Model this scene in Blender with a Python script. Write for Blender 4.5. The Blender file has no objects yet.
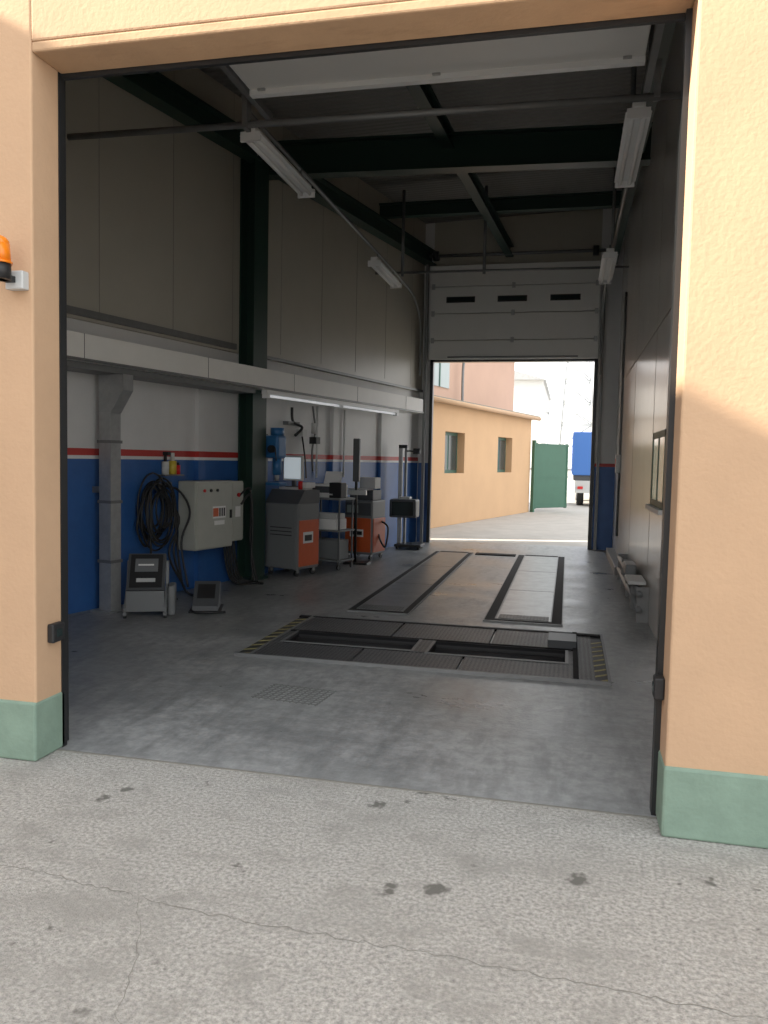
import bpy, bmesh, math, random
from mathutils import Vector, Matrix, Euler
random.seed(7)
scene=bpy.context.scene
scene.view_settings.view_transform='Standard'
scene.view_settings.look='None'
scene.view_settings.gamma=1.08
V=Vector

# ---------------------------------------------------------------- materials
MATS={}
def mat(name,col,rough=.6,metal=0,var=.0,scale=4,bump=0,bscale=60,emit=0,dark=None,spots=None,wave=None,spec=.5,scuff=None,big=None,rvar=None,checker=None):
    """procedural principled: base colour mottled with noise, optional dirt, spots, scuffs, ribs"""
    if name in MATS: return MATS[name]
    m=bpy.data.materials.new(name); m.use_nodes=True
    nt=m.node_tree; N=nt.nodes; L=nt.links
    b=N['Principled BSDF']; b.inputs['Roughness'].default_value=rough
    b.inputs['Metallic'].default_value=metal
    b.inputs['Specular IOR Level'].default_value=spec
    b.inputs['Base Color'].default_value=col
    tc=N.new('ShaderNodeTexCoord')
    out=None
    if var>0:
        n=N.new('ShaderNodeTexNoise'); n.inputs['Scale'].default_value=scale
        n.inputs['Detail'].default_value=9; n.inputs['Roughness'].default_value=.66
        L.new(tc.outputs['Object'],n.inputs['Vector'])
        r=N.new('ShaderNodeValToRGB')
        r.color_ramp.elements[0].position=.32; r.color_ramp.elements[1].position=.68
        d=dark if dark else tuple(c*(1-var) for c in col[:3])+(1,)
        l=tuple(min(1,c*(1+var*.5)) for c in col[:3])+(1,)
        r.color_ramp.elements[0].color=d; r.color_ramp.elements[1].color=l
        L.new(n.outputs['Fac'],r.inputs['Fac']); out=r.outputs['Color']
    for li,lay in enumerate([x for x in (scuff,big) if x]):   # worn streaks / stained areas
        sv,st,scol=lay[:3]
        lo,hi=(lay[3],lay[4]) if len(lay)>3 else (.52,.72)
        mp=N.new('ShaderNodeMapping'); mp.inputs['Scale'].default_value=sv
        L.new(tc.outputs['Object'],mp.inputs[0])
        n=N.new('ShaderNodeTexNoise'); n.inputs['Scale'].default_value=1; n.inputs['Detail'].default_value=10; n.inputs['Roughness'].default_value=.66
        L.new(mp.outputs[0],n.inputs['Vector'])
        r=N.new('ShaderNodeValToRGB'); r.color_ramp.elements[0].position=lo; r.color_ramp.elements[1].position=hi
        r.color_ramp.elements[0].color=(0,0,0,1); r.color_ramp.elements[1].color=(st,st,st,1)
        L.new(n.outputs['Fac'],r.inputs['Fac'])
        mm=N.new('ShaderNodeMixRGB'); L.new(r.outputs['Color'],mm.inputs[0])
        if out: L.new(out,mm.inputs[1])
        else: mm.inputs[1].default_value=col
        mm.inputs[2].default_value=scol; out=mm.outputs[0]
        if rvar and lay is big:
            mr=N.new('ShaderNodeMapRange'); L.new(n.outputs['Fac'],mr.inputs[0])
            mr.inputs[1].default_value=lo; mr.inputs[2].default_value=hi; mr.inputs[3].default_value=rvar[0]; mr.inputs[4].default_value=rvar[1]
            L.new(mr.outputs[0],b.inputs['Roughness'])
    if spots:
        sc,th,scol=spots[:3]; cut=spots[3] if len(spots)>3 else .5
        vn=N.new('ShaderNodeTexVoronoi'); vn.inputs['Scale'].default_value=sc
        n2=N.new('ShaderNodeTexNoise'); n2.inputs['Scale'].default_value=sc*3
        mx=N.new('ShaderNodeMixRGB'); mx.inputs[0].default_value=.12
        L.new(tc.outputs['Object'],n2.inputs['Vector']); L.new(tc.outputs['Object'],mx.inputs[1]); L.new(n2.outputs['Color'],mx.inputs[2])
        L.new(mx.outputs[0],vn.inputs['Vector'])
        sep=N.new('ShaderNodeSeparateColor'); L.new(vn.outputs['Color'],sep.inputs[0])
        mul=N.new('ShaderNodeMath'); mul.operation='MULTIPLY'; L.new(sep.outputs[0],mul.inputs[0]); mul.inputs[1].default_value=th
        lt=N.new('ShaderNodeMath'); lt.operation='SUBTRACT'; L.new(mul.outputs[0],lt.inputs[0]); L.new(vn.outputs['Distance'],lt.inputs[1])
        gt=N.new('ShaderNodeMath'); gt.operation='MULTIPLY'; gt.use_clamp=True; L.new(lt.outputs[0],gt.inputs[0]); gt.inputs[1].default_value=8
        th2=N.new('ShaderNodeMath'); th2.operation='GREATER_THAN'; L.new(sep.outputs[1],th2.inputs[0]); th2.inputs[1].default_value=cut
        g3=N.new('ShaderNodeMath'); g3.operation='MULTIPLY'; L.new(gt.outputs[0],g3.inputs[0]); L.new(th2.outputs[0],g3.inputs[1])
        mm=N.new('ShaderNodeMixRGB'); L.new(g3.outputs[0],mm.inputs[0])
        if out: L.new(out,mm.inputs[1])
        else: mm.inputs[1].default_value=col
        mm.inputs[2].default_value=scol; out=mm.outputs[0]
    if checker:   # raised checker-plate lugs, worn brighter than the ground metal
        mp=N.new('ShaderNodeMapping'); mp.inputs['Rotation'].default_value=(0,0,math.radians(45)); L.new(tc.outputs['Object'],mp.inputs[0])
        ck=N.new('ShaderNodeTexChecker'); ck.inputs['Scale'].default_value=checker[0]; L.new(mp.outputs[0],ck.inputs['Vector'])
        mm=N.new('ShaderNodeMixRGB'); L.new(ck.outputs['Fac'],mm.inputs[0])
        if out: L.new(out,mm.inputs[1])
        else: mm.inputs[1].default_value=col
        mm.inputs[2].default_value=checker[1]; out=mm.outputs[0]
    if out: L.new(out,b.inputs['Base Color'])
    if bump>0:
        bp=N.new('ShaderNodeBump'); bp.inputs['Strength'].default_value=bump; bp.inputs['Distance'].default_value=.02
        if wave:
            w=N.new('ShaderNodeTexWave'); w.bands_direction=wave; w.inputs['Scale'].default_value=bscale
            L.new(tc.outputs['Object'],w.inputs['Vector']); L.new(w.outputs['Fac'],bp.inputs['Height'])
        else:
            n3=N.new('ShaderNodeTexNoise'); n3.inputs['Scale'].default_value=bscale; n3.inputs['Detail'].default_value=5
            L.new(tc.outputs['Object'],n3.inputs['Vector']); L.new(n3.outputs['Fac'],bp.inputs['Height'])
        L.new(bp.outputs['Normal'],b.inputs['Normal'])
    if emit>0:
        b.inputs['Emission Color'].default_value=col; b.inputs['Emission Strength'].default_value=emit
    MATS[name]=m; return m

peach=mat('plaster_peach',(.525,.335,.20,1),.9,var=.07,scale=2.2,bump=.15,bscale=42)
peach_s=mat('plaster_peach_stained',(.50,.315,.18,1),.9,var=.10,scale=4,bump=.15,bscale=42,scuff=((2.5,9,9),.6,(.32,.19,.10,1),.55,.72))
green_pl=mat('plinth_green',(.195,.285,.22,1),.85,var=.14,scale=6,bump=.15,bscale=50)
concrete_out=mat('apron_concrete',(.43,.415,.38,1),.95,var=.55,scale=60,bump=.6,bscale=160,spots=(6.5,.32,(.13,.125,.11,1),.42),scuff=((4,6,1),.6,(.24,.23,.205,1)),big=((1.0,1.5,1),.55,(.27,.26,.235,1),.48,.62))
concrete_in=mat('hall_floor_concrete',(.315,.32,.315,1),.33,var=.35,scale=12.0,bump=.10,bscale=40,scuff=((7,1.6,1),.7,(.11,.115,.115,1),.48,.70),big=((.8,1.3,1),.7,(.11,.115,.115,1),.42,.66),rvar=(.42,.26))
yardc=mat('yard_concrete',(.42,.39,.35,1),.9,var=.15,scale=2,bump=.2,bscale=50)
white_w=mat('wall_white_paint',(.66,.66,.65,1),.55,var=.06,scale=2)
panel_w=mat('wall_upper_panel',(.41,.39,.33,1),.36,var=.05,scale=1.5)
panel_r=mat('wall_right_panel',(.60,.59,.56,1),.20,var=.06,scale=1.5,bump=.04,bscale=3)
joint=mat('panel_joint',(.28,.27,.24,1),.6)
blue=mat('wall_blue_paint',(.028,.11,.34,1),.45,var=.15,scale=3)
red=mat('stripe_red',(.45,.035,.03,1),.5)
stripe_w=mat('stripe_white',(.75,.75,.75,1),.5)
deck=mat('roof_deck',(.20,.195,.185,1),.6,var=.08,scale=2,bump=.6,bscale=3.0,wave='Y')
steel_g=mat('steel_dark_green',(.010,.034,.024,1),.45)
galv=mat('galvanised_steel',(.40,.41,.41,1),.4,.5,var=.15,scale=12)
galvd=mat('dull_steel',(.20,.205,.205,1),.5,.5,var=.1,scale=10)
black=mat('black_rubber',(.012,.012,.013,1),.55)
blackm=mat('black_steel',(.016,.017,.018,1),.4,.2)
gutter=mat('black_gutter_rubber',(.010,.010,.011,1),.75,spec=.15)
tread=mat('tread_plate',(.035,.037,.04,1),.45,.3,var=.5,scale=7,bump=.5,bscale=90,checker=(42,(.085,.09,.095,1)))
roller=mat('roller_dark',(.03,.03,.032,1),.6,.3,bump=.3,bscale=80)
platem=mat('worn_steel_plate',(.11,.115,.115,1),.36,.2,var=.4,scale=5,bump=.1,bscale=30)
platel=mat('steel_plate_sky_reflection',(.21,.22,.22,1),.34,.2,var=.35,scale=6,bump=.08,bscale=30)  # paler than the left plate: sky reflection painted into the base colour
yellow=mat('hazard_yellow',(.36,.31,.12,1),.6,var=.5,scale=30)
whitep=mat('white_panel',(.72,.72,.69,1),.35,var=.04,scale=2)
beamw=mat('white_trunking',(.84,.83,.78,1),.4,var=.05,scale=2)
tubem=mat('light_tube',(.95,.97,1,1),.3,emit=.3)
lampb=mat('lamp_body',(.80,.81,.80,1),.35)
cabg=mat('cabinet_grey',(.42,.43,.38,1),.45,var=.06,scale=6)
dgrey=mat('machine_dark_grey',(.07,.075,.08,1),.45)
mgrey=mat('machine_mid_grey',(.17,.18,.185,1),.45)
orange=mat('machine_orange',(.60,.105,.03,1),.4,var=.08,scale=6)
orange_l=mat('beacon_orange',(.85,.21,.01,1),.2)
lgrey=mat('light_grey_plastic',(.55,.56,.55,1),.5)
paper=mat('paper_white',(.8,.8,.78,1),.8)
screen=mat('screen_added_glow',(.75,.85,.9,1),.3,emit=.3)  # slight emission added to brighten the monitor
glassd=mat('dark_glass',(.02,.03,.03,1),.08)
glassw=mat('window_glass_dark',(.03,.045,.045,1),.15,spec=.3)
glassl=mat('pale_glass',(.30,.36,.36,1),.1)
bluem=mat('tool_blue',(.03,.14,.34,1),.4)
bldo=mat('yard_wall_orange',(.60,.37,.20,1),.9,var=.06,scale=1,bump=.1,bscale=20)
bldp=mat('yard_wall_pink',(.55,.35,.26,1),.9,var=.05,scale=1)
win_g=mat('window_frame_green',(.03,.10,.07,1),.5)
gate_g=mat('gate_green',(.035,.12,.075,1),.5,var=.08,scale=3)
truckb=mat('truck_blue',(.05,.17,.52,1),.4)
wood=mat('frame_wood',(.16,.15,.11,1),.5)
pale=mat('pale_wall',(.62,.62,.60,1),.9)
pyl=mat('pylon_steel',(.36,.38,.39,1),.6)
red_l=mat('lamp_red',(.6,.02,.02,1),.3)
crackm=mat('crack_dark',(.20,.19,.165,1),1)
bottle=mat('bottle_yellow',(.6,.45,.05,1),.4)

# ---------------------------------------------------------------- builder
class B:
    def __init__(s,name,M=None):
        s.n=name; s.bm=bmesh.new(); s.mats=[]; s.M=M or Matrix()
    def mi(s,m):
        if m not in s.mats: s.mats.append(m)
        return s.mats.index(m)
    def _fin(s,vs,m,T=None,smooth=False):
        if T:
            for v in vs: v.co=T@v.co
        i=s.mi(m)
        fs=set(f for v in vs for f in v.link_faces)
        for f in fs: f.material_index=i; f.smooth=smooth
    def box(s,x0,x1,y0,y1,z0,z1,m,T=None,bev=0):
        r=bmesh.ops.create_cube(s.bm,size=1)
        vs=r['verts']
        for v in vs:
            v.co=V(((x0+x1)/2+v.co.x*(x1-x0),(y0+y1)/2+v.co.y*(y1-y0),(z0+z1)/2+v.co.z*(z1-z0)))
        if bev>0:
            es=list(set(e for v in vs for e in v.link_edges))
            r2=bmesh.ops.bevel(s.bm,geom=es,offset=bev,segments=2,affect='EDGES',profile=.5)
            vs=list(set(r2['verts'])|set(v for v in vs if v.is_valid))
            fs=set(f for v in vs for f in v.link_faces); vs=list(set(v for f in fs for v in f.verts))
        s._fin(vs,m,T); return s
    def poly(s,pts,d,m,T=None):
        a=[s.bm.verts.new(V(p)) for p in pts]; b=[s.bm.verts.new(V(p)+V(d)) for p in pts]
        s.bm.faces.new(a); s.bm.faces.new(b[::-1])
        n=len(a)
        for i in range(n): s.bm.faces.new((a[i],b[i],b[(i+1)%n],a[(i+1)%n]))
        s._fin(a+b,m,T); return s
    def cyl(s,p0,p1,r,m,r2=None,seg=14,T=None):
        p0=V(p0);p1=V(p1);d=p1-p0
        q=d.to_track_quat('Z','Y').to_matrix().to_4x4()
        res=bmesh.ops.create_cone(s.bm,cap_ends=True,segments=seg,radius1=r,radius2=r if r2 is None else r2,depth=d.length)
        vs=res['verts']; MM=Matrix.Translation((p0+p1)/2)@q
        for v in vs: v.co=MM@v.co
        s._fin(vs,m,T)
        for f in set(f for v in vs for f in v.link_faces): f.smooth=len(f.verts)==4
        return s
    def sph(s,c,r,m,sc=(1,1,1),T=None):
        res=bmesh.ops.create_uvsphere(s.bm,u_segments=16,v_segments=10,radius=r)
        for v in res['verts']: v.co=V((v.co.x*sc[0],v.co.y*sc[1],v.co.z*sc[2]))+V(c)
        s._fin(res['verts'],m,T,True); return s
    def tube(s,pts,r,m,seg=8,res=6,T=None):
        pts=[V(p) for p in pts]
        if res>1 and len(pts)>2:
            P=[pts[0]]+pts+[pts[-1]]; o=[]
            for i in range(1,len(P)-2):
                for k in range(res):
                    t=k/res;a,b,c,d=P[i-1],P[i],P[i+1],P[i+2]
                    o.append(.5*((2*b)+(c-a)*t+(2*a-5*b+4*c-d)*t*t+(-a+3*b-3*c+d)*t**3))
            o.append(pts[-1]); pts=o
        rings=[];up=None
        for i,p in enumerate(pts):
            d=(pts[min(i+1,len(pts)-1)]-pts[max(i-1,0)]).normalized()
            if up is None: up=V((0,0,1)) if abs(d.z)<.9 else V((1,0,0))
            x=up.cross(d).normalized(); up=d.cross(x).normalized()
            rings.append([s.bm.verts.new(p+r*(x*math.cos(2*math.pi*k/seg)+up*math.sin(2*math.pi*k/seg))) for k in range(seg)])
        for a,b in zip(rings,rings[1:]):
            for k in range(seg): s.bm.faces.new((a[k],a[(k+1)%seg],b[(k+1)%seg],b[k]))
        s.bm.faces.new(rings[0][::-1]); s.bm.faces.new(rings[-1])
        s._fin([v for R_ in rings for v in R_],m,T,True); return s
    def done(s,bev=0):
        bmesh.ops.recalc_face_normals(s.bm,faces=s.bm.faces)
        me=bpy.data.meshes.new(s.n); s.bm.to_mesh(me); s.bm.free()
        for m in s.mats: me.materials.append(m)
        o=bpy.data.objects.new(s.n,me); scene.collection.objects.link(o)
        o.matrix_world=s.M
        if bev: 
            md=o.modifiers.new('bev','BEVEL'); md.width=bev; md.segments=2; md.limit_method='ANGLE'
        return o
def ibeam(b,p0,p1,h,w,m,t=.015):
    p0=V(p0);p1=V(p1);d=(p1-p0);L=d.length;d.normalize()
    side=d.cross(V((0,0,1))).normalized() if abs(d.z)<.95 else V((1,0,0)); up=side.cross(d)
    T=Matrix((( side.x,d.x,up.x,p0.x),(side.y,d.y,up.y,p0.y),(side.z,d.z,up.z,p0.z),(0,0,0,1)))
    b.box(-w/2,w/2,0,L,-h/2,-h/2+t*1.6,m,T); b.box(-w/2,w/2,0,L,h/2-t*1.6,h/2,m,T); b.box(-t/2,t/2,0,L,-h/2+t*1.6,h/2-t*1.6,m,T)

# left wall frame (x: into the hall, y: along the wall, z: up)
dY=V((.2217,.9751,0)); nX=V((.9751,-.2217,0)); A=V((-4.78,6.91,0))
LW=Matrix(((nX.x,dY.x,0,A.x),(nX.y,dY.y,0,A.y),(0,0,1,0),(0,0,0,1)))
XL,XR=-2.63,.45
YF,YI=3.55,3.79
L0,L1=-3.2,8.69

# ---------------------------------------------------------------- shell
def grid_floor(name,xs,ys,holes,z,m):
    bm=bmesh.new(); vv={}
    def g(i,j):
        if (i,j) not in vv: vv[(i,j)]=bm.verts.new((xs[i],ys[j],z))
        return vv[(i,j)]
    for i in range(len(xs)-1):
        for j in range(len(ys)-1):
            cx=(xs[i]+xs[i+1])/2;cy=(ys[j]+ys[j+1])/2
            if any(a<cx<b and c<cy<d for a,b,c,d in holes): continue
            bm.faces.new((g(i,j),g(i+1,j),g(i+1,j+1),g(i,j+1)))
    me=bpy.data.meshes.new(name); bm.to_mesh(me); bm.free(); me.materials.append(m)
    o=bpy.data.objects.new(name,me); scene.collection.objects.link(o); return o
SL=[(-2.33,-1.22,6.44,6.82),(-1.07,.03,6.40,6.80)]
grid_floor('floor',[-6.2,-2.33,-1.22,-1.07,.03,1.2],[3.72,6.40,6.44,6.80,6.82,15.75],
           SL,0,concrete_in)
b=B('ground_apron'); b.box(-14,12,-10,3.72,-.12,0.0,concrete_out); b.done()
b=B('ground_yard'); b.box(-30,30,15.75,90,-.12,-.005,yardc); b.done()
b=B('ground_side_left'); b.box(-30,-6.2,3.72,15.75,-.12,-.01,yardc); b.done()
b=B('ground_side_right'); b.box(1.2,30,3.72,15.75,-.12,-.01,yardc); b.done()

b=B('ground_crack')
def ribbon(b,pts,w,z=.0015,j=.012):
    fine=[]
    for p,q in zip(pts,pts[1:]):
        n=max(2,int((V(q)-V(p)).length/.03))
        for k in range(n):
            t=k/n; fine.append((p[0]*(1-t)+q[0]*t+random.uniform(-j,j),p[1]*(1-t)+q[1]*t+random.uniform(-j,j)))
    fine.append(pts[-1])
    prev=None
    for i,p in enumerate(fine):
        q=fine[min(i+1,len(fine)-1)]; o=fine[max(i-1,0)]
        d=V((q[0]-o[0],q[1]-o[1],0)).normalized(); nn=V((-d.y,d.x,0))*w*random.uniform(.3,1.1)/2
        a=b.bm.verts.new(V((p[0],p[1],z))+nn); c=b.bm.verts.new(V((p[0],p[1],z))-nn)
        if prev: b.bm.faces.new((prev[0],a,c,prev[1]))
        prev=(a,c)
    b.mi(crackm)
ribbon(b,[(-2.9,2.52),(-2.0,2.60),(-1.2,2.50),(-.3,2.47),(.5,2.42),(1.4,2.38)],.005)
ribbon(b,[(-1.45,2.53),(-1.30,2.25),(-1.22,2.0),(-1.05,1.8)],.003)
b.done()
b=B('trim_threshold_joint'); b.box(XL,XR,3.712,3.728,-.02,.003,crackm); b.done()

b=B('wall_front')
for x0,x1 in ((-9,XL),(XR,8)): b.box(x0,x1,YF,YI,0,7,peach)
b.box(XL,XR,YF,YI,3.60,7,peach); b.box(XL,XR,YF+.003,YI,3.55,3.60,peach_s)
b.done(.01)
b=B('baseboard_front')
b.box(-9,XL+.006,YF-.015,YI,0,.31,green_pl); b.box(XR-.006,8,YF-.015,YI,0,.31,green_pl); b.done(.012)
b=B('wall_right')
b.box(.84,1.05,YI,15.4,0,6.4,panel_r)
for k in range(4): b.box(.838,.84,6.1+k*2.6,6.11+k*2.6,0,6.2,joint)
b.box(.832,.84,YI,15.3,2.98,3.0,joint)
b.done()
b=B('wall_left',LW)
b.box(-.25,0,L0,L1+.1,0,1.54,blue)
b.box(-.25,.004,L0,L1+.05,1.54,1.575,stripe_w)
b.box(-.25,.006,L0,L1+.05,1.575,1.645,red)
b.box(-.25,0,L0,L1+.1,1.645,2.9,white_w)
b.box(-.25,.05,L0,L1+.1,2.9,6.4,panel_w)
for k in range(11): b.box(.05,.053,L0+.3+k*1.1,L0+.308+k*1.1,3.0,6.1,joint)
b.box(.05,.09,L0,2.65,2.93,3.0,galvd); b.box(.05,.09,3.1,L1,2.9,2.94,galvd)
for y in (.62,1.95,5.2,6.9):
    b.box(0,.06,y,y+.12,0,1.54,blue); b.box(0,.06,y,y+.12,1.645,2.4,white_w); b.box(0,.066,y,y+.12,1.575,1.645,red);b.box(0,.064,y,y+.12,1.54,1.575,stripe_w)
b.done()
b=B('wall_back')
b.box(-3.4,XL,15.35,15.65,0,6.4,white_w)
b.box(XR,1.05,15.35,15.65,0,6.4,white_w)
b.box(XL,XR,15.35,15.65,3.5,6.4,panel_w)
b.box(-2.85,XL-.005,15.345,15.35,0,1.54,blue)
b.box(XR+.02,.84,15.34,15.35,0,1.54,blue); b.box(XR+.02,.84,15.335,15.35,1.54,1.60,red)
b.done()
b=B('ceiling'); b.poly([(-6.4,3.4,5.95),(1.2,3.4,6.25),(1.2,3.4,6.4),(-6.4,3.4,6.15)],(0,12.4,0),deck); b.done()

# ---------------------------------------------------------------- steel
b=B('roof_steel_frame')
ibeam(b,(-4.25,9.95,5.4),(.80,9.95,5.3),.42,.2,steel_g)
ibeam(b,(-5.0,6.3,5.75),(.80,6.3,5.75),.22,.14,steel_g)
ibeam(b,(-3.2,13.2,5.7),(.80,13.2,5.7),.22,.14,steel_g)
ibeam(b,(-1.98,3.9,5.5),(-1.2,15.3,5.5),.2,.14,steel_g)
def lwp(y,o,z): return LW@V((o,y,z))
ibeam(b,lwp(L0+.1,.22,5.4),lwp(2.85,.22,5.4),.26,.2,steel_g)
ibeam(b,lwp(3.15,.22,5.4),lwp(L1-.1,.22,5.4),.26,.2,steel_g)
ibeam(b,(.66,3.9,5.3),(.66,15.3,5.3),.2,.14,steel_g)
b.done()
b=B('steel_column',LW)
b.box(.055,.075,2.74,3.04,0,5.3,steel_g); b.box(.26,.28,2.74,3.04,0,5.3,steel_g); b.box(.075,.26,2.88,2.90,0,5.3,steel_g)
b.box(.01,.30,2.68,3.10,0,.03,steel_g)
b.done()

# ---------------------------------------------------------------- door hardware
b=B('door_frame_front')
b.box(XL,XL+.006,YI-.03,YI+.012,0,3.55,blackm); b.box(XR-.025,XR,YI-.04,YI+.04,0,3.55,blackm)
b.box(XL,XR,YI,YI+.025,3.53,3.56,blackm)
for x0,x1 in ((XL-.09,XL-.03),(XR+.005,XR+.07)): b.box(x0,x1,YI+.02,YI+.08,0,4.4,blackm)
b.done()
b=B('door_front_overhead')
for k in range(3):
    y0=4.25+k*.59
    b.box(-2.5,.42,y0,y0+.58,4.42,4.465,whitep,bev=.008)
    for x in (-2.4,-1.04,.3): b.box(x-.03,x+.03,y0+.52,y0+.65,4.405,4.42,galv)
b.box(-2.5,.42,5.97,6.03,4.38,4.42,lampb)
b.done()
b=B('door_front_tracks')
for x in (-2.56,.45):
    b.box(x,x+.05,4.1,6.5,4.40,4.46,galvd)
    b.box(x,x+.03,6.1,6.13,4.46,5.9,galvd)
b.tube([(-4.2,6.15,4.25),(.80,6.15,4.21)],.028,galvd,res=1)
b.box(-2.62,-2.58,6.1,6.2,4.2,4.45,galvd); b.box(.5,.54,6.1,6.2,4.2,4.45,galvd)
b.done()
b=B('door_back_sectional')
z=3.5
for k,h in enumerate((.36,.5,.5,.4)):
    b.box(-2.66,.46,15.18,15.23,z+.006,z+h-.006,whitep,bev=.006)
    if k==2:
        for xc in (-2.08,-1.12,-.16):
            b.box(xc-.27,xc+.27,15.165,15.18,z+.2,z+.31,black,bev=.004); b.box(xc-.24,xc+.24,15.16,15.166,z+.225,z+.285,glassd)
    for x in (-2.6,-1.1,.4): b.box(x-.03,x+.03,15.165,15.18,z+h-.05,z+h+.05,galv) if k<3 else None
    z+=h
b.box(-2.3,.1,15.155,15.18,3.53,3.56,galvd)
b.done()
b=B('door_back_frame')
for x0,x1 in ((XL-.01,XL+.05),(XR-.05,XR+.01)): b.box(x0,x1,15.25,15.37,0,3.52,blackm)
b.box(XL,XR,15.25,15.3,3.47,3.53,blackm)
for x in (-2.74,.50): b.box(x,x+.05,15.1,15.2,0,5.3,galvd)
b.cyl((-2.85,15.12,5.42),(.7,15.12,5.42),.03,galvd)
for x in (-2.55,.35): b.cyl((x-.05,15.12,5.42),(x+.05,15.12,5.42),.09,blackm)
b.done()
b=B('door_back_tracks')
for x in (-2.80,.50):
    b.tube([(x,15.05,3.2),(x,15.0,4.0),(x,14.6,4.4),(x,13.4,4.56),(x,9,4.56),(x,6.6,4.56)],.022,galvd)
for x,y in ((-2.75,13.0),(-1.42,13.0),(.5,12.0),(.5,8.6)): b.cyl((x,y,4.58),(x,y,5.95),.025,galvd)
b.cyl((-3.2,13.0,4.64),(.8,13.0,4.62),.02,galvd)
b.done()
def batten(x,y0,y1,z):
    b=B('fluorescent_batten_light')
    b.box(x-.05,x+.05,y0,y1,z,z+.05,lampb,bev=.008)
    b.poly([(x-.1,y0+.02,z-.03),(x-.05,y0+.02,z+.01),(x+.05,y0+.02,z+.01),(x+.1,y0+.02,z-.03)],(0,y1-y0-.04,0),lampb)
    for dx in (-.045,.045): b.cyl((x+dx,y0+.03,z-.05),(x+dx,y1-.03,z-.05),.019,lampb)
    for yy in (y0+.01,y1-.04): b.box(x-.09,x+.09,yy,yy+.03,z-.08,z,lampb)
    for yy in (y0+.2,y1-.2): b.cyl((x,yy,z+.05),(x,yy,z+.14),.01,galvd)
    b.done()
batten(-2.76,6.6,8.15,4.38); batten(-2.76,11.1,12.6,4.38); batten(.44,6.7,8.35,4.38); batten(.44,11.1,12.7,4.38)

# ---------------------------------------------------------------- trunking
b=B('extraction_trunking',LW)
b.box(.055,.47,L0+.05,2.70,2.44,2.69,beamw); b.box(.30,.47,2.70,3.08,2.44,2.69,beamw); b.box(.055,.47,3.08,7.75,2.44,2.69,beamw)
b.box(.47,.485,L0+.05,7.75,2.44,2.465,galvd)
for k in range(6): b.box(.47,.473,L0+1.2+k*1.8,L0+1.206+k*1.8,2.465,2.69,galvd)
b.box(.07,.40,L0+.05,2.62,2.38,2.44,galvd)
b.done()
b=B('wall_strip_light',LW)
b.box(.38,.46,2.78,6.75,2.385,2.438,lampb)
b.cyl((.42,2.87,2.365),(.42,4.7,2.365),.016,tubem); b.cyl((.42,4.8,2.365),(.42,6.65,2.365),.016,tubem)
for y in (2.82,4.75,6.7): b.box(.38,.46,y-.03,y+.03,2.335,2.385,lampb)
b.done()
b=B('cable_duct_post',LW)
b.box(.14,.30,.30,.44,0.02,2.0,galv,bev=.006)
b.poly([(.14,.30,2.0),(.30,.30,2.0),(.46,.30,2.22),(.46,.30,2.375),(.14,.30,2.375)],(0,.14,0),galv)
b.box(.08,.34,.24,.50,0,.02,galv)
for z in (.5,1.1,1.7): b.box(.13,.31,.29,.45,z,z+.03,galvd)
b.box(.01,.14,.34,.40,1.2,1.26,galvd)
b.done()

# ---------------------------------------------------------------- floor equipment
b=B('roller_brake_tester')
x0,x1,y0,y1=-2.56,.36,5.93,7.58
h=.02
for a,c in ((-2.42,-1.62),(-1.60,-.78),(-.76,.10)): b.box(a,c,5.95,6.38,0,h,tread)
b.box(-2.42,-2.33,6.39,6.84,0,h,tread); b.box(-1.22,-1.07,6.39,6.84,0,h+.005,tread); b.box(.03,.12,6.39,6.84,0,h,tread)
b.box(-2.33,-1.22,6.39,6.44,0,h,gutter); b.box(-2.33,-1.22,6.82,6.86,0,h,gutter)
b.box(-1.07,.03,6.36,6.40,0,h,gutter); b.box(-1.07,.03,6.80,6.86,0,h,gutter)
for a,c in ((-2.42,-1.5),(-1.48,-.62),(-.60,.10)): b.box(a,c,6.88,7.5,0,h,tread)
b.box(x0,x1,y0-.025,y0,0,.026,galvd); b.box(x0,x1,7.50,7.56,0,.022,gutter); b.box(x0,x1,7.56,7.58,0,.026,galvd); b.box(x1-.02,x1,y0,y1,0,.026,galvd); b.box(-2.44,-2.42,y0,y1,0,.026,galvd); b.box(.09,.13,y0,y1,0,.03,gutter)
b.box(-2.42,.1,6.855,6.885,0,.026,gutter)
for a,c,d,e in SL:
    b.box(a-.025,a,d-.025,e+.025,h,h+.006,galvd); b.box(c,c+.025,d-.025,e+.025,h,h+.006,galvd); b.box(a,c,d-.025,d,h,h+.006,galvd); b.box(a,c,e,e+.025,h,h+.006,gutter)
b.poly([(-.12,6.90,.02),(-.12,6.98,.07),(-.12,7.3,.07),(-.12,7.38,.02)],(.24,0,0),dgrey)
for a,c,d,e in SL:
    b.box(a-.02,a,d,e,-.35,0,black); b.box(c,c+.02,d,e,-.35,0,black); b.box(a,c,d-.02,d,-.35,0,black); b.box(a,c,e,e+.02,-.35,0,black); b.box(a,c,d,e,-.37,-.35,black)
    b.cyl((a+.02,d+.09,-.085),(c-.02,d+.09,-.085),.075,roller,seg=24); b.cyl((a+.02,e-.09,-.085),(c-.02,e-.09,-.085),.075,roller,seg=24)
    b.cyl((a+.02,(d+e)/2,-.08),(c-.02,(d+e)/2,-.08),.02,galvd)
def haz(xa,xb,ya,yb):
    b.box(xa,xb,ya,yb,0,.006,black)
    n=int((yb-ya)/.16)
    for k in range(n):
        y=ya+k*.16
        b.poly([(xa,y,.006),(xb,y+.08,.006),(xb,y+.12,.006),(xa,y+.04,.006)],(0,0,.002),yellow)
haz(x0,-2.44,y0,y1); b.box(.13,.25,5.95,7.5,0,.012,tread); haz(.25,.34,y0,y1-.08)
b.done()
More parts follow.
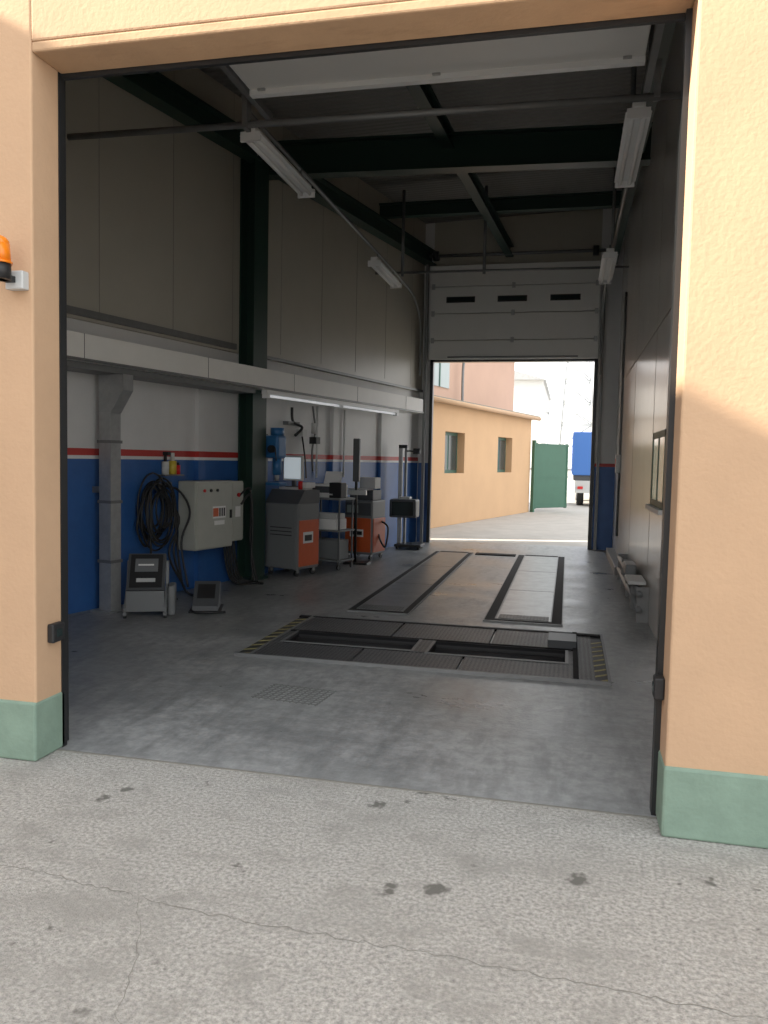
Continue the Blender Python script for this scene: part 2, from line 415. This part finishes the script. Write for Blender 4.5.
def trackplate(xa,xb,ya,yb,w,m):
    b=B('suspension_test_track')
    b.box(xa,xb,ya,yb,0,.012,m)
    b.box(xa-w,xa,ya-.10,yb+.08,0,.014,gutter); b.box(xb,xb+w,ya-.10,yb+.08,0,.014,gutter)
    b.box(xa,xb,ya-.10,ya,0,.014,gutter); b.box(xa,xb,yb,yb+.14,0,.014,gutter)
    b.box(xa-.012,xa,ya-.01,yb+.01,.01,.018,galvd); b.box(xb,xb+.012,ya-.01,yb+.01,.01,.018,galvd); b.box(xa,xb,ya-.012,ya,.01,.018,galvd)
    b.box(xa-w-.01,xa-w,ya-.12,yb+.1,0,.015,galvd); b.box(xb+w,xb+w+.01,ya-.12,yb+.1,0,.015,galvd); b.box(xa-w,xb+w,ya-.12,ya-.10,0,.015,galvd)
    for y in (ya+1.9,ya+3.7): b.box(xa,xb,y,y+.01,.012,.013,gutter)
    b.box(xa+.02,xb-.02,ya+.02,ya+.24,.012,.018,tread)
    b.done()
trackplate(-2.12,-1.64,8.12,13.7,.08,platem); trackplate(-.66,-.12,8.06,13.7,.11,platel)
b=B('floor_channel_cover'); b.box(-1.50,-.82,13.60,13.82,0,.018,gutter); b.done()
b=B('drain_grate',Matrix.Translation((-1.75,5.05,0))@Matrix.Rotation(-.1,4,'Z'))
dg=mat('drain_cover_concrete',(.15,.155,.15,1),.6,var=.2,scale=10)
for k in range(9): b.box(-.24,.24,-.165+k*.04,-.152+k*.04,0,.003,dg)
for k in range(11): b.box(-.225+k*.045,-.215+k*.045,-.18,.18,0,.0025,dg)
b.done()

# ---------------------------------------------------------------- left wall equipment
S=.44
b=B('electric_cabinet',LW@Matrix.Translation((0,S,0)))
b.box(.05,.30,1.16,1.86,.50,1.30,cabg,bev=.012); b.box(.30,.315,1.18,1.84,.52,1.28,cabg,bev=.006)
b.box(.05,.27,1.87,2.12,.55,1.29,cabg,bev=.01); b.box(.27,.285,1.885,2.105,.57,1.27,cabg,bev=.005)
b.box(.315,.33,1.785,1.815,.85,.95,black)
b.box(.315,.32,1.46,1.70,.86,1.0,paper); b.box(.32,.323,1.46,1.56,.88,.98,orange)
for k in range(3): b.box(.32,.323,1.575+k*.042,1.60+k*.042,.88,.98,blackm)
b.box(.315,.32,1.49,1.68,.78,.83,paper)
for y in (1.3,1.42,1.54): b.cyl((.315,y,1.19),(.33,y,1.19),.018,(red_l if y<1.35 else black))
b.cyl((.285,2.0,1.12),(.305,2.0,1.12),.025,red_l); b.box(.285,.29,1.94,2.04,.85,.98,paper)
for y in (1.25,1.76): b.box(.07,.075,y,y+.05,.55,1.2,galvd)
for k in range(5): b.tube([(.18,1.85+k*.05,.55),(.20,1.87+k*.05,.3),(.23,1.93+k*.05,.08),(.34,1.96+k*.06,.02),(.36+.05*k,2.15,.02)],.014,black)
b.tube([(.29,2.05,1.0),(.38,2.13,1.12),(.38,2.17,.7),(.36,2.18,.3),(.41,2.18,.03)],.014,black)
b.tube([(.29,2.0,1.1),(.36,2.13,1.2),(.34,2.19,.9),(.33,2.2,.5),(.46,2.18,.02)],.012,black)
b.done()
b=B('hanging_cables',LW@Matrix.Translation((0,.38,0)))
b.box(0.01,.12,.98,1.03,1.25,1.29,galvd); b.cyl((.01,.80,1.27),(.16,.80,1.27),.012,galvd)
for k in range(11):
    c=(.06+.016*k,.78+random.uniform(-.07,.06)); rr=.20+random.uniform(-.06,.08); zz=.98+random.uniform(-.10,.05)
    pts=[(c[0],c[1]+rr*.85*math.sin(t),zz+rr*1.35*math.cos(t)) for t in [i*math.pi/8 for i in range(17)]]
    b.tube(pts,.011,black,res=2,seg=6)
for e in (.0,.07,.15):
    b.tube([(.15,.85-e,1.25),(.2,.98+e*.5,.9),(.22,1.02-e,.5),(.25,1.06,.15),(.3,1.12,.02),(.5,1.05+e,.02)],.013,black)
b.tube([(.15,.66,1.2),(.2,.60,.7),(.2,.62,.2),(.3,.55,.02),(.4,.8,.02)],.013,black)
b.tube([(.1,.75,1.27),(.14,.55,1.1),(.12,.48,.8),(.14,.6,.6),(.12,.7,.9)],.012,black)
b.tube([(.12,.8,1.26),(.2,1.05,1.2),(.28,1.15,.95),(.2,1.1,.6),(.3,1.1,.1)],.013,black)
b.done()
b=B('spray_bottle_shelf',LW@Matrix.Translation((0,.28,0)))
b.box(0.01,.14,1.0,1.32,1.36,1.375,galvd)
b.cyl((.07,1.08,1.375),(.07,1.08,1.52),.04,lgrey); b.cyl((.07,1.08,1.52),(.07,1.08,1.60),.018,black); b.box(.05,.13,1.06,1.10,1.59,1.63,black)
b.cyl((.07,1.20,1.375),(.07,1.20,1.53),.045,bottle); b.cyl((.07,1.20,1.53),(.07,1.20,1.62),.022,lgrey)
b.cyl((.07,1.29,1.375),(.07,1.29,1.48),.028,red_l); b.cyl((.07,1.29,1.48),(.07,1.29,1.51),.015,black)
b.done()
def Zrot(x,y,a): return Matrix.Translation((x,y,0))@Matrix.Rotation(a,4,'Z')
b=B('display_console',Zrot(-4.06,7.22,math.radians(24)))
for x in (-.21,.17):
    b.poly([(x,-.22,.05),(x,-.22,.10),(x,.02,.30),(x,.10,.52),(x,.15,.52),(x,.15,.05)],(.025,0,0),mgrey)
    b.box(x-.005,x+.03,-.25,.18,.03,.06,galvd)
    for y in (-.22,.14): b.cyl((x,y,.025),(x+.03,y,.025),.025,black,seg=12)
b.poly([(-.19,-.18,.27),(-.19,.07,.60),(-.19,.14,.55),(-.19,-.11,.22)],(.36,0,0),dgrey)
b.poly([(-.165,-.165,.292),(-.165,.06,.588),(-.165,.055,.592),(-.165,-.17,.296)],(.31,0,0),black)
b.poly([(-.12,-.06,.432),(-.12,.03,.55),(-.12,.025,.554),(-.12,-.065,.436)],(.22,0,0),mgrey)
b.poly([(-.10,-.13,.34),(-.10,-.105,.373),(-.10,-.11,.377),(-.10,-.135,.344)],(.18,0,0),lgrey)
b.poly([(-.09,-.02,.488),(-.09,-.01,.501),(-.09,-.016,.506),(-.09,-.026,.493)],(.15,0,0),paper)
b.box(-.19,.17,-.19,-.17,.06,.26,mgrey); b.box(-.19,.17,-.05,.15,.06,.2,dgrey)
b.box(.20,.27,-.12,.14,0,.30,mgrey,bev=.02)
b.done()
b=B('pedal_box',Zrot(-3.62,7.66,math.radians(20)))
b.poly([(-.14,-.2,0.015),(-.14,.16,0.015),(-.14,.16,.26),(-.14,.08,.28),(-.14,-.18,.06)],(.26,0,0),dgrey)
b.poly([(-.10,-.10,.128),(-.10,.04,.248),(-.10,.035,.254),(-.10,-.105,.134)],(.18,0,0),black)
b.tube([(0,.16,.1),(-.05,.22,.03),(-.1,.2,.015),(-.16,.1,.015),(-.1,-.28,.015),(.2,-.25,.015)],.012,black)
b.box(-.17,.15,-.24,.18,0,.015,black)
b.done()
b=B('blue_pillar_drill',LW)
y=3.27
b.box(.01,.10,y-.08,y+.08,1.25,1.9,galvd); b.box(.10,.38,y-.11,y+.11,1.58,1.88,bluem,bev=.03); b.cyl((.30,y,1.88),(.30,y,1.98),.09,bluem,seg=20)
b.cyl((.30,y,1.36),(.30,y,1.58),.06,bluem,seg=18); b.cyl((.30,y,1.28),(.30,y,1.36),.03,galv); b.cyl((.30,y-.11,1.7),(.30,y-.16,1.7),.05,black)
b.tube([(.36,y-.14,1.7),(.42,y-.2,1.55)],.01,black,res=1); b.box(.10,.40,y-.10,y+.10,1.22,1.26,bluem,bev=.01)
b.done()
b=B('wall_air_line_tools',LW)
b.tube([(.06,4.0,2.3),(.08,4.0,2.1),(.2,4.05,2.02),(.1,4.02,1.9)],.02,black)
b.box(0.01,.1,3.85,4.15,2.05,2.10,galvd)
b.tube([(.1,4.5,2.35),(.12,4.55,2.0),(.1,4.5,1.7),(.15,4.45,1.4)],.014,galvd)
b.cyl((.12,4.5,1.95),(.12,4.5,2.1),.035,lgrey); b.box(.08,.2,4.45,4.56,1.8,1.9,black)
b.box(.01,.12,4.2,4.32,1.9,2.0,lgrey)
b.tube([(.08,4.25,1.9),(.1,4.3,1.6),(.14,4.28,1.3)],.012,black)
b.done()
b=B('pipe_conduit_wall',LW)
for y in (4.75,5.6): b.tube([(.03,y,1.3),(.03,y,2.37)],.015,lgrey,res=1)
b.done()

T=Zrot(-3.46,10.04,math.radians(-18))
b=B('diagnostic_computer_cabinet',T)
w,d=.56,.48
b.box(-w,0,0,d,.10,.98,mgrey,bev=.015)
b.poly([(-w,0,.98),(-w,d,.98),(-w,d,1.16),(-w,.14,1.16)],(w,0,0),dgrey)
b.box(-w+.05,-.05,-.008,0,.16,.9,mgrey,bev=.004); 
for z in (.55,.60,.65): b.box(-w+.1,-.1,-.014,-.008,z,z+.012,black)
b.box(.0,.012,.02,d-.02,.14,.76,orange,bev=.004); b.box(.012,.016,.1,.32,.45,.60,paper); b.box(.016,.018,.13,.29,.48,.56,blackm)
b.box(.0,.010,.03,d-.03,.80,.96,mgrey)
b.box(-w+.08,-.08,.2,.42,1.16,1.19,lgrey)
b.box(-.42,-.22,.25,.40,1.16,1.2,dgrey); b.box(-.345,-.295,.30,.34,1.2,1.34,dgrey); b.box(-.48,-.16,.28,.33,1.28,1.62,lgrey,bev=.01); b.box(-.46,-.18,.274,.281,1.305,1.595,screen)
b.box(-.15,-.02,.2,.4,1.19,1.26,paper); b.cyl((-.06,.12,1.17),(-.06,.12,1.28),.03,red_l)
for x,y in ((-w+.06,.06),(-.06,.06),(-w+.06,d-.06),(-.06,d-.06)):
    b.cyl((x-.015,y,.045),(x+.015,y,.045),.045,black,seg=18); b.box(x-.025,x+.025,y-.02,y+.02,.05,.10,galv)
b.done()
b=B('printer_trolley',Zrot(-3.36,11.15,math.radians(-14)))
b.box(-.3,.3,-.22,.22,1.0,1.03,mgrey,bev=.005); b.box(-.3,.3,-.22,.22,.55,.57,mgrey); b.box(-.3,.3,-.22,.22,.12,.14,mgrey)
for x in (-.28,.26):
    for y in (-.2,.18): b.box(x,x+.02,y,y+.02,.08,1.0,dgrey); b.cyl((x,y+.01,.04),(x+.02,y+.01,.04),.04,black)
b.box(-.26,.2,-.15,.17,1.03,1.22,paper,bev=.015); b.box(-.22,.16,-.2,-.1,1.07,1.09,paper); b.poly([(-.18,.1,1.2),(-.18,.18,1.40),(-.18,.19,1.40),(-.18,.12,1.2)],(.28,0,0),paper)
b.box(-.22,.16,-.156,-.15,1.1,1.19,dgrey)
b.box(-.25,.2,-.15,.15,.57,.72,paper,bev=.01); b.box(-.25,.2,-.15,.1,.72,.80,lgrey,bev=.01); b.box(-.2,.24,-.12,.15,.14,.42,mgrey,bev=.01)
b.box(.1,.3,-.2,-.05,1.03,1.25,black,bev=.01)
b.done()
b=B('exhaust_analyser_cart',Zrot(-3.17,12.45,math.radians(-14)))
b.box(-.25,.25,-.2,.25,.08,.94,mgrey,bev=.02)
b.box(-.23,.23,-.215,-.2,.12,.66,orange,bev=.006); b.box(.25,.265,-.18,.23,.12,.66,orange,bev=.006)
b.box(-.23,.23,-.212,-.2,.70,.90,dgrey,bev=.004); b.box(-.2,.0,-.218,-.212,.74,.86,glassl)
b.box(-.14,.1,-.219,-.215,.36,.48,paper); b.box(-.12,.08,-.222,-.219,.39,.45,blackm)
b.box(-.22,.2,-.1,.2,.94,1.1,dgrey,bev=.01); b.box(-.26,.1,-.12,.1,1.1,1.12,paper); b.box(-.1,.18,.0,.2,1.12,1.3,lgrey,bev=.01)
for x in (-.2,.2):
    for y in (-.15,.2): b.cyl((x-.015,y,.04),(x+.015,y,.04),.04,black); b.box(x-.02,x+.02,y-.02,y+.02,.05,.09,galv)
b.tube([(.26,.1,.6),(.38,.1,.5),(.36,.05,.2),(.3,.0,.3),(.26,.0,.4)],.015,black)
b.done()
b=B('measuring_stand_post')
x,y=-3.12,11.72
b.cyl((x,y,.03),(x,y,1.9),.022,blackm); b.box(x-.05,x+.05,y-.04,y+.04,1.25,1.9,dgrey,bev=.01); b.box(x-.12,x+.16,y-.03,y+.03,1.05,1.12,galv); b.box(x-.15,x+.22,y-.13,y+.13,0,.03,blackm)
b.done()
b=B('headlight_tester')
x,y=-2.80,14.1
b.box(x-.18,x+.30,y-.22,y+.22,.04,.09,blackm,bev=.01); b.box(x-.17,x-.10,y-.03,y+.04,.09,1.85,galv,bev=.006); b.box(x-.06,x-.02,y-.03,y+.04,.09,1.80,galvd)
b.box(x-.17,x-.02,y-.03,y+.04,1.80,1.86,blackm)
b.box(x-.24,x+.24,y-.42,y-.06,.58,.90,dgrey,bev=.03); b.box(x-.19,x+.19,y-.435,y-.42,.62,.86,glassd,bev=.01); b.box(x-.1,x+.1,y-.3,y-.1,.90,.94,lgrey,bev=.01)
b.box(x-.17,x,y-.06,y-.02,.65,.85,blackm)
b.cyl((x-.02,y-.05,1.75),(x+.12,y-.05,1.75),.012,black); b.box(x+.10,x+.22,y-.07,y-.03,1.70,1.80,blackm)
for xx in (x-.14,x+.25): b.cyl((xx-.02,y-.15,.045),(xx+.02,y-.15,.045),.045,black); b.cyl((xx-.02,y+.15,.045),(xx+.02,y+.15,.045),.045,black)
b.done()

# ---------------------------------------------------------------- right wall equipment
b=B('window_1')
b.box(.80,.84,7.05,8.08,1.22,1.90,wood,bev=.006)
b.box(.785,.80,7.10,7.54,1.28,1.84,glassl); b.box(.785,.80,7.59,8.03,1.28,1.84,glassl)
b.box(.78,.80,7.05,7.10,1.22,1.90,win_g); b.box(.78,.80,8.03,8.08,1.22,1.90,win_g); b.box(.78,.80,7.54,7.59,1.22,1.90,win_g); b.box(.78,.80,7.05,8.08,1.84,1.90,win_g); b.box(.78,.80,7.05,8.08,1.22,1.28,win_g)
b.box(.74,.84,7.0,8.13,1.18,1.22,lgrey)
b.done()
b=B('wall_pipe_guard_rail')
for z in (.14,.30): b.tube([(.74,8.3,z),(.74,11.6,z)],.03,mgrey,res=1,seg=10)
for y in (8.4,9.2,10.0,10.8,11.5): b.box(.72,.838,y-.02,y+.02,0,.36,galvd)
b.box(.64,.82,8.55,9.05,.36,.40,lgrey,bev=.008); b.box(.68,.80,9.5,9.9,.33,.45,mgrey,bev=.01)
b.box(.70,.836,11.9,14.6,0,.12,mgrey,bev=.008)
b.done()
b=B('electric_conduit_right_wall')
b.tube([(.82,13.8,.4),(.82,13.8,4.4)],.02,galvd,res=1); b.box(.76,.836,13.7,13.9,1.45,1.75,lgrey,bev=.008); b.box(.755,.76,13.75,13.85,1.6,1.68,red_l)
b.done()

# ---------------------------------------------------------------- front wall fittings
b=B('warning_beacon')
x,y=-2.72,3.42
b.box(x-.03,x+.07,3.50,3.55,2.40,2.49,lgrey,bev=.006); b.box(x-.02,x+.03,y-.02,3.52,2.43,2.46,black)
b.cyl((x,y,2.43),(x,y,2.51),.055,black,seg=20); b.cyl((x,y,2.51),(x,y,2.60),.055,orange_l,r2=.05,seg=20); b.sph((x,y,2.60),.05,orange_l,(1,1,.8))
b.cyl((x,y,2.505),(x,y,2.515),.062,orange_l,seg=20)
b.done()
b=B('photocell_sensor'); b.box(XL+.001,XL+.04,3.64,3.74,.60,.70,black,bev=.008); b.box(XL+.01,XL+.045,3.67,3.71,.63,.67,glassd); b.done()
b=B('photocell_sensor'); b.box(XR-.045,XR-.001,3.66,3.74,.56,.66,black,bev=.008); b.box(XR-.05,XR-.04,3.68,3.72,.59,.63,glassd); b.done()

# ---------------------------------------------------------------- the yard behind
p0=V((-3.06,18.6,0)); dd=V((1.85,7.41,0)).normalized(); nn=V((dd.y,-dd.x,0))
YM=Matrix(((nn.x,dd.x,0,p0.x),(nn.y,dd.y,0,p0.y),(0,0,1,0),(0,0,0,1)))
b=B('yard_building',YM)
b.box(-6,-.25,-2.8,7.7,0,2.95,bldo)
def skin(y0,y1,z0,z1): b.box(-.25,0,y0,y1,z0,z1,bldo)
skin(-2.8,.6,0,2.95); skin(1.9,4.5,0,2.95); skin(5.8,7.7,0,2.95)
for y in (.6,4.5):
    skin(y,y+1.3,0,1.28); skin(y,y+1.3,2.3,2.95)
    b.box(-.23,-.20,y,y+1.3,1.28,2.3,win_g); b.box(-.20,-.19,y+.08,y+.6,1.36,2.22,glassw); b.box(-.20,-.19,y+.7,y+1.22,1.36,2.22,glassw)
b.box(-6.2,.22,-2.9,7.9,2.95,3.06,wood); b.cyl((.2,-2.9,2.98),(.2,7.9,2.98),.06,peach)
b.done()
b=B('yard_upper_building',YM)
b.box(-9,-1.2,1.5,9.5,3.07,6.0,bldp); b.box(-9,-1.0,1.3,9.7,5.2,5.35,galvd)
b.box(-1.2,-1.17,2.2,3.6,3.6,5.1,glassl); b.box(-1.17,-1.15,2.87,2.93,3.6,5.1,win_g); b.box(-1.17,-1.15,2.2,2.28,3.6,5.1,win_g)
b.tube([(-1.0,4.2,3.1),(-1.0,4.2,4.3),(-.9,4.3,4.6),(-.7,4.5,4.7)],.04,galvd)
b.done()
b=B('yard_gate',Matrix.Translation((-1.06,26.1,0))@Matrix.Rotation(math.atan2(1.2,1.0),4,'Z'))
b.box(0,1.6,-.03,.03,.12,2.2,gate_g,bev=.01)
b.box(.02,.08,-.045,.045,.1,2.22,gate_g); b.box(1.52,1.58,-.045,.045,.1,2.22,gate_g)
for z in (.14,1.1,2.14): b.box(0,1.6,-.04,.04,z,z+.06,gate_g)
b.box(-.08,.0,-.06,.06,0,2.3,gate_g)
b.done()
b=B('box_truck',Matrix.Translation((1.35,30.5,0)))
b.box(-1.2,1.2,0,6,1.15,2.75,truckb,bev=.03); b.box(-1.15,1.15,.1,6,.95,1.15,dgrey)
for k in range(8): b.box(-1.215,-1.2,.2+k*.75,.24+k*.75,1.2,2.7,truckb)
for x in (-1.0,.75):
    for y in (.9,2.0,5.0): b.cyl((x,y,.45),(x+.25,y,.45),.45,black,seg=24); b.cyl((x-.005,y,.45),(x,y,.45),.2,lgrey,seg=18)
b.box(-1.1,1.1,-.06,.02,.5,.62,lgrey); b.box(-1.0,-.8,-.08,-.06,.64,.74,red_l); b.box(.8,1.0,-.08,-.06,.64,.74,red_l); b.box(-1.1,1.1,0,.1,.62,.95,lgrey)
b.box(-1.1,1.1,6.1,7.7,.6,2.6,lgrey,bev=.08)
b.done()
b=B('boundary_wall'); b.box(-6,12,44,44.3,0,1.2,pale); b.box(-6,12,43.98,44.32,1.2,1.28,galvd); b.done()
b=B('factory_building'); b.box(-14,-2.0,60,80,0,7.6,pale); b.poly([(-14.3,59.7,7.6),(-1.8,59.7,7.6),(-8,59.7,9.4)],(0,20.5,0),galv); b.done()
b=B('lattice_pylon',Matrix.Translation((0.4,50,0)))
H_=13
for sx in (-1,1):
    for sy in (-1,1): b.cyl((sx*1.1,sy*1.1,0),(sx*.45,sy*.45,H_),.055,pyl,seg=6)
for k in range(10):
    z0=k*H_/10;z1=(k+1)*H_/10;a0=1.1-.65*k/10;a1=1.1-.65*(k+1)/10
    for s in (-1,1):
        b.cyl((-a0,s*a0,z0),(a1,s*a1,z1),.035,pyl,seg=5); b.cyl((a0,s*a0,z0),(-a1,s*a1,z1),.035,pyl,seg=5); b.cyl((-a1,s*a1,z1),(a1,s*a1,z1),.035,pyl,seg=5)
        b.cyl((s*a0,-a0,z0),(s*a1,a1,z1),.03,pyl,seg=5)
b.done()
b=B('street_lamp'); b.cyl((-1.0,38,0),(-1.0,38,3.9),.05,pyl); b.box(-1.12,-.88,37.9,38.1,3.9,4.12,pyl); b.done()
b=B('unseen_sun_blocker'); b.box(-16,-8,-14,2.5,0,6.6,bldp); b.box(-16.2,-7.98,-14.2,2.6,6.45,6.6,galvd); b.done()  # out-of-view block added to shade the lower front wall from the sun

# ---------------------------------------------------------------- world, sun, camera
w=bpy.data.worlds.new('sky'); scene.world=w; w.use_nodes=True
nt=w.node_tree; bg=nt.nodes['Background']
tc=nt.nodes.new('ShaderNodeTexCoord'); sp=nt.nodes.new('ShaderNodeSeparateXYZ'); nt.links.new(tc.outputs['Generated'],sp.inputs[0])
rp=nt.nodes.new('ShaderNodeValToRGB'); nt.links.new(sp.outputs['Z'],rp.inputs[0])
rp.color_ramp.elements[0].position=0; rp.color_ramp.elements[0].color=(1,.98,.95,1)
rp.color_ramp.elements[1].position=.6; rp.color_ramp.elements[1].color=(.90,.95,1,1)
nt.links.new(rp.outputs[0],bg.inputs['Color']); bg.inputs['Strength'].default_value=2.2
sd=bpy.data.lights.new('sun','SUN'); sd.energy=15.0; sd.color=(1,.90,.76); sd.angle=math.radians(.6)
so=bpy.data.objects.new('sun',sd); scene.collection.objects.link(so)
so.rotation_euler=V((.85,.25,-.47)).to_track_quat('-Z','Y').to_euler(); so.location=(-10,-3,8)

cd=bpy.data.cameras.new('camera'); cam=bpy.data.objects.new('camera',cd); scene.collection.objects.link(cam); scene.camera=cam
f=800
yaw=math.atan((567-384)/f); pitch=math.atan(53/f); roll=math.radians(1.2)
F=V((-math.sin(yaw)*math.cos(pitch),math.cos(yaw)*math.cos(pitch),-math.sin(pitch)))
r=V((math.cos(yaw),math.sin(yaw),0)); u=r.cross(F)
R=r*math.cos(roll)+u*math.sin(roll); U=-r*math.sin(roll)+u*math.cos(roll)
cam.matrix_world=Matrix(((R.x,U.x,-F.x,0),(R.y,U.y,-F.y,0),(R.z,U.z,-F.z,1.6),(0,0,0,1)))
cd.sensor_fit='VERTICAL'; cd.sensor_height=36; cd.lens=36*f/1024
cd.clip_end=300
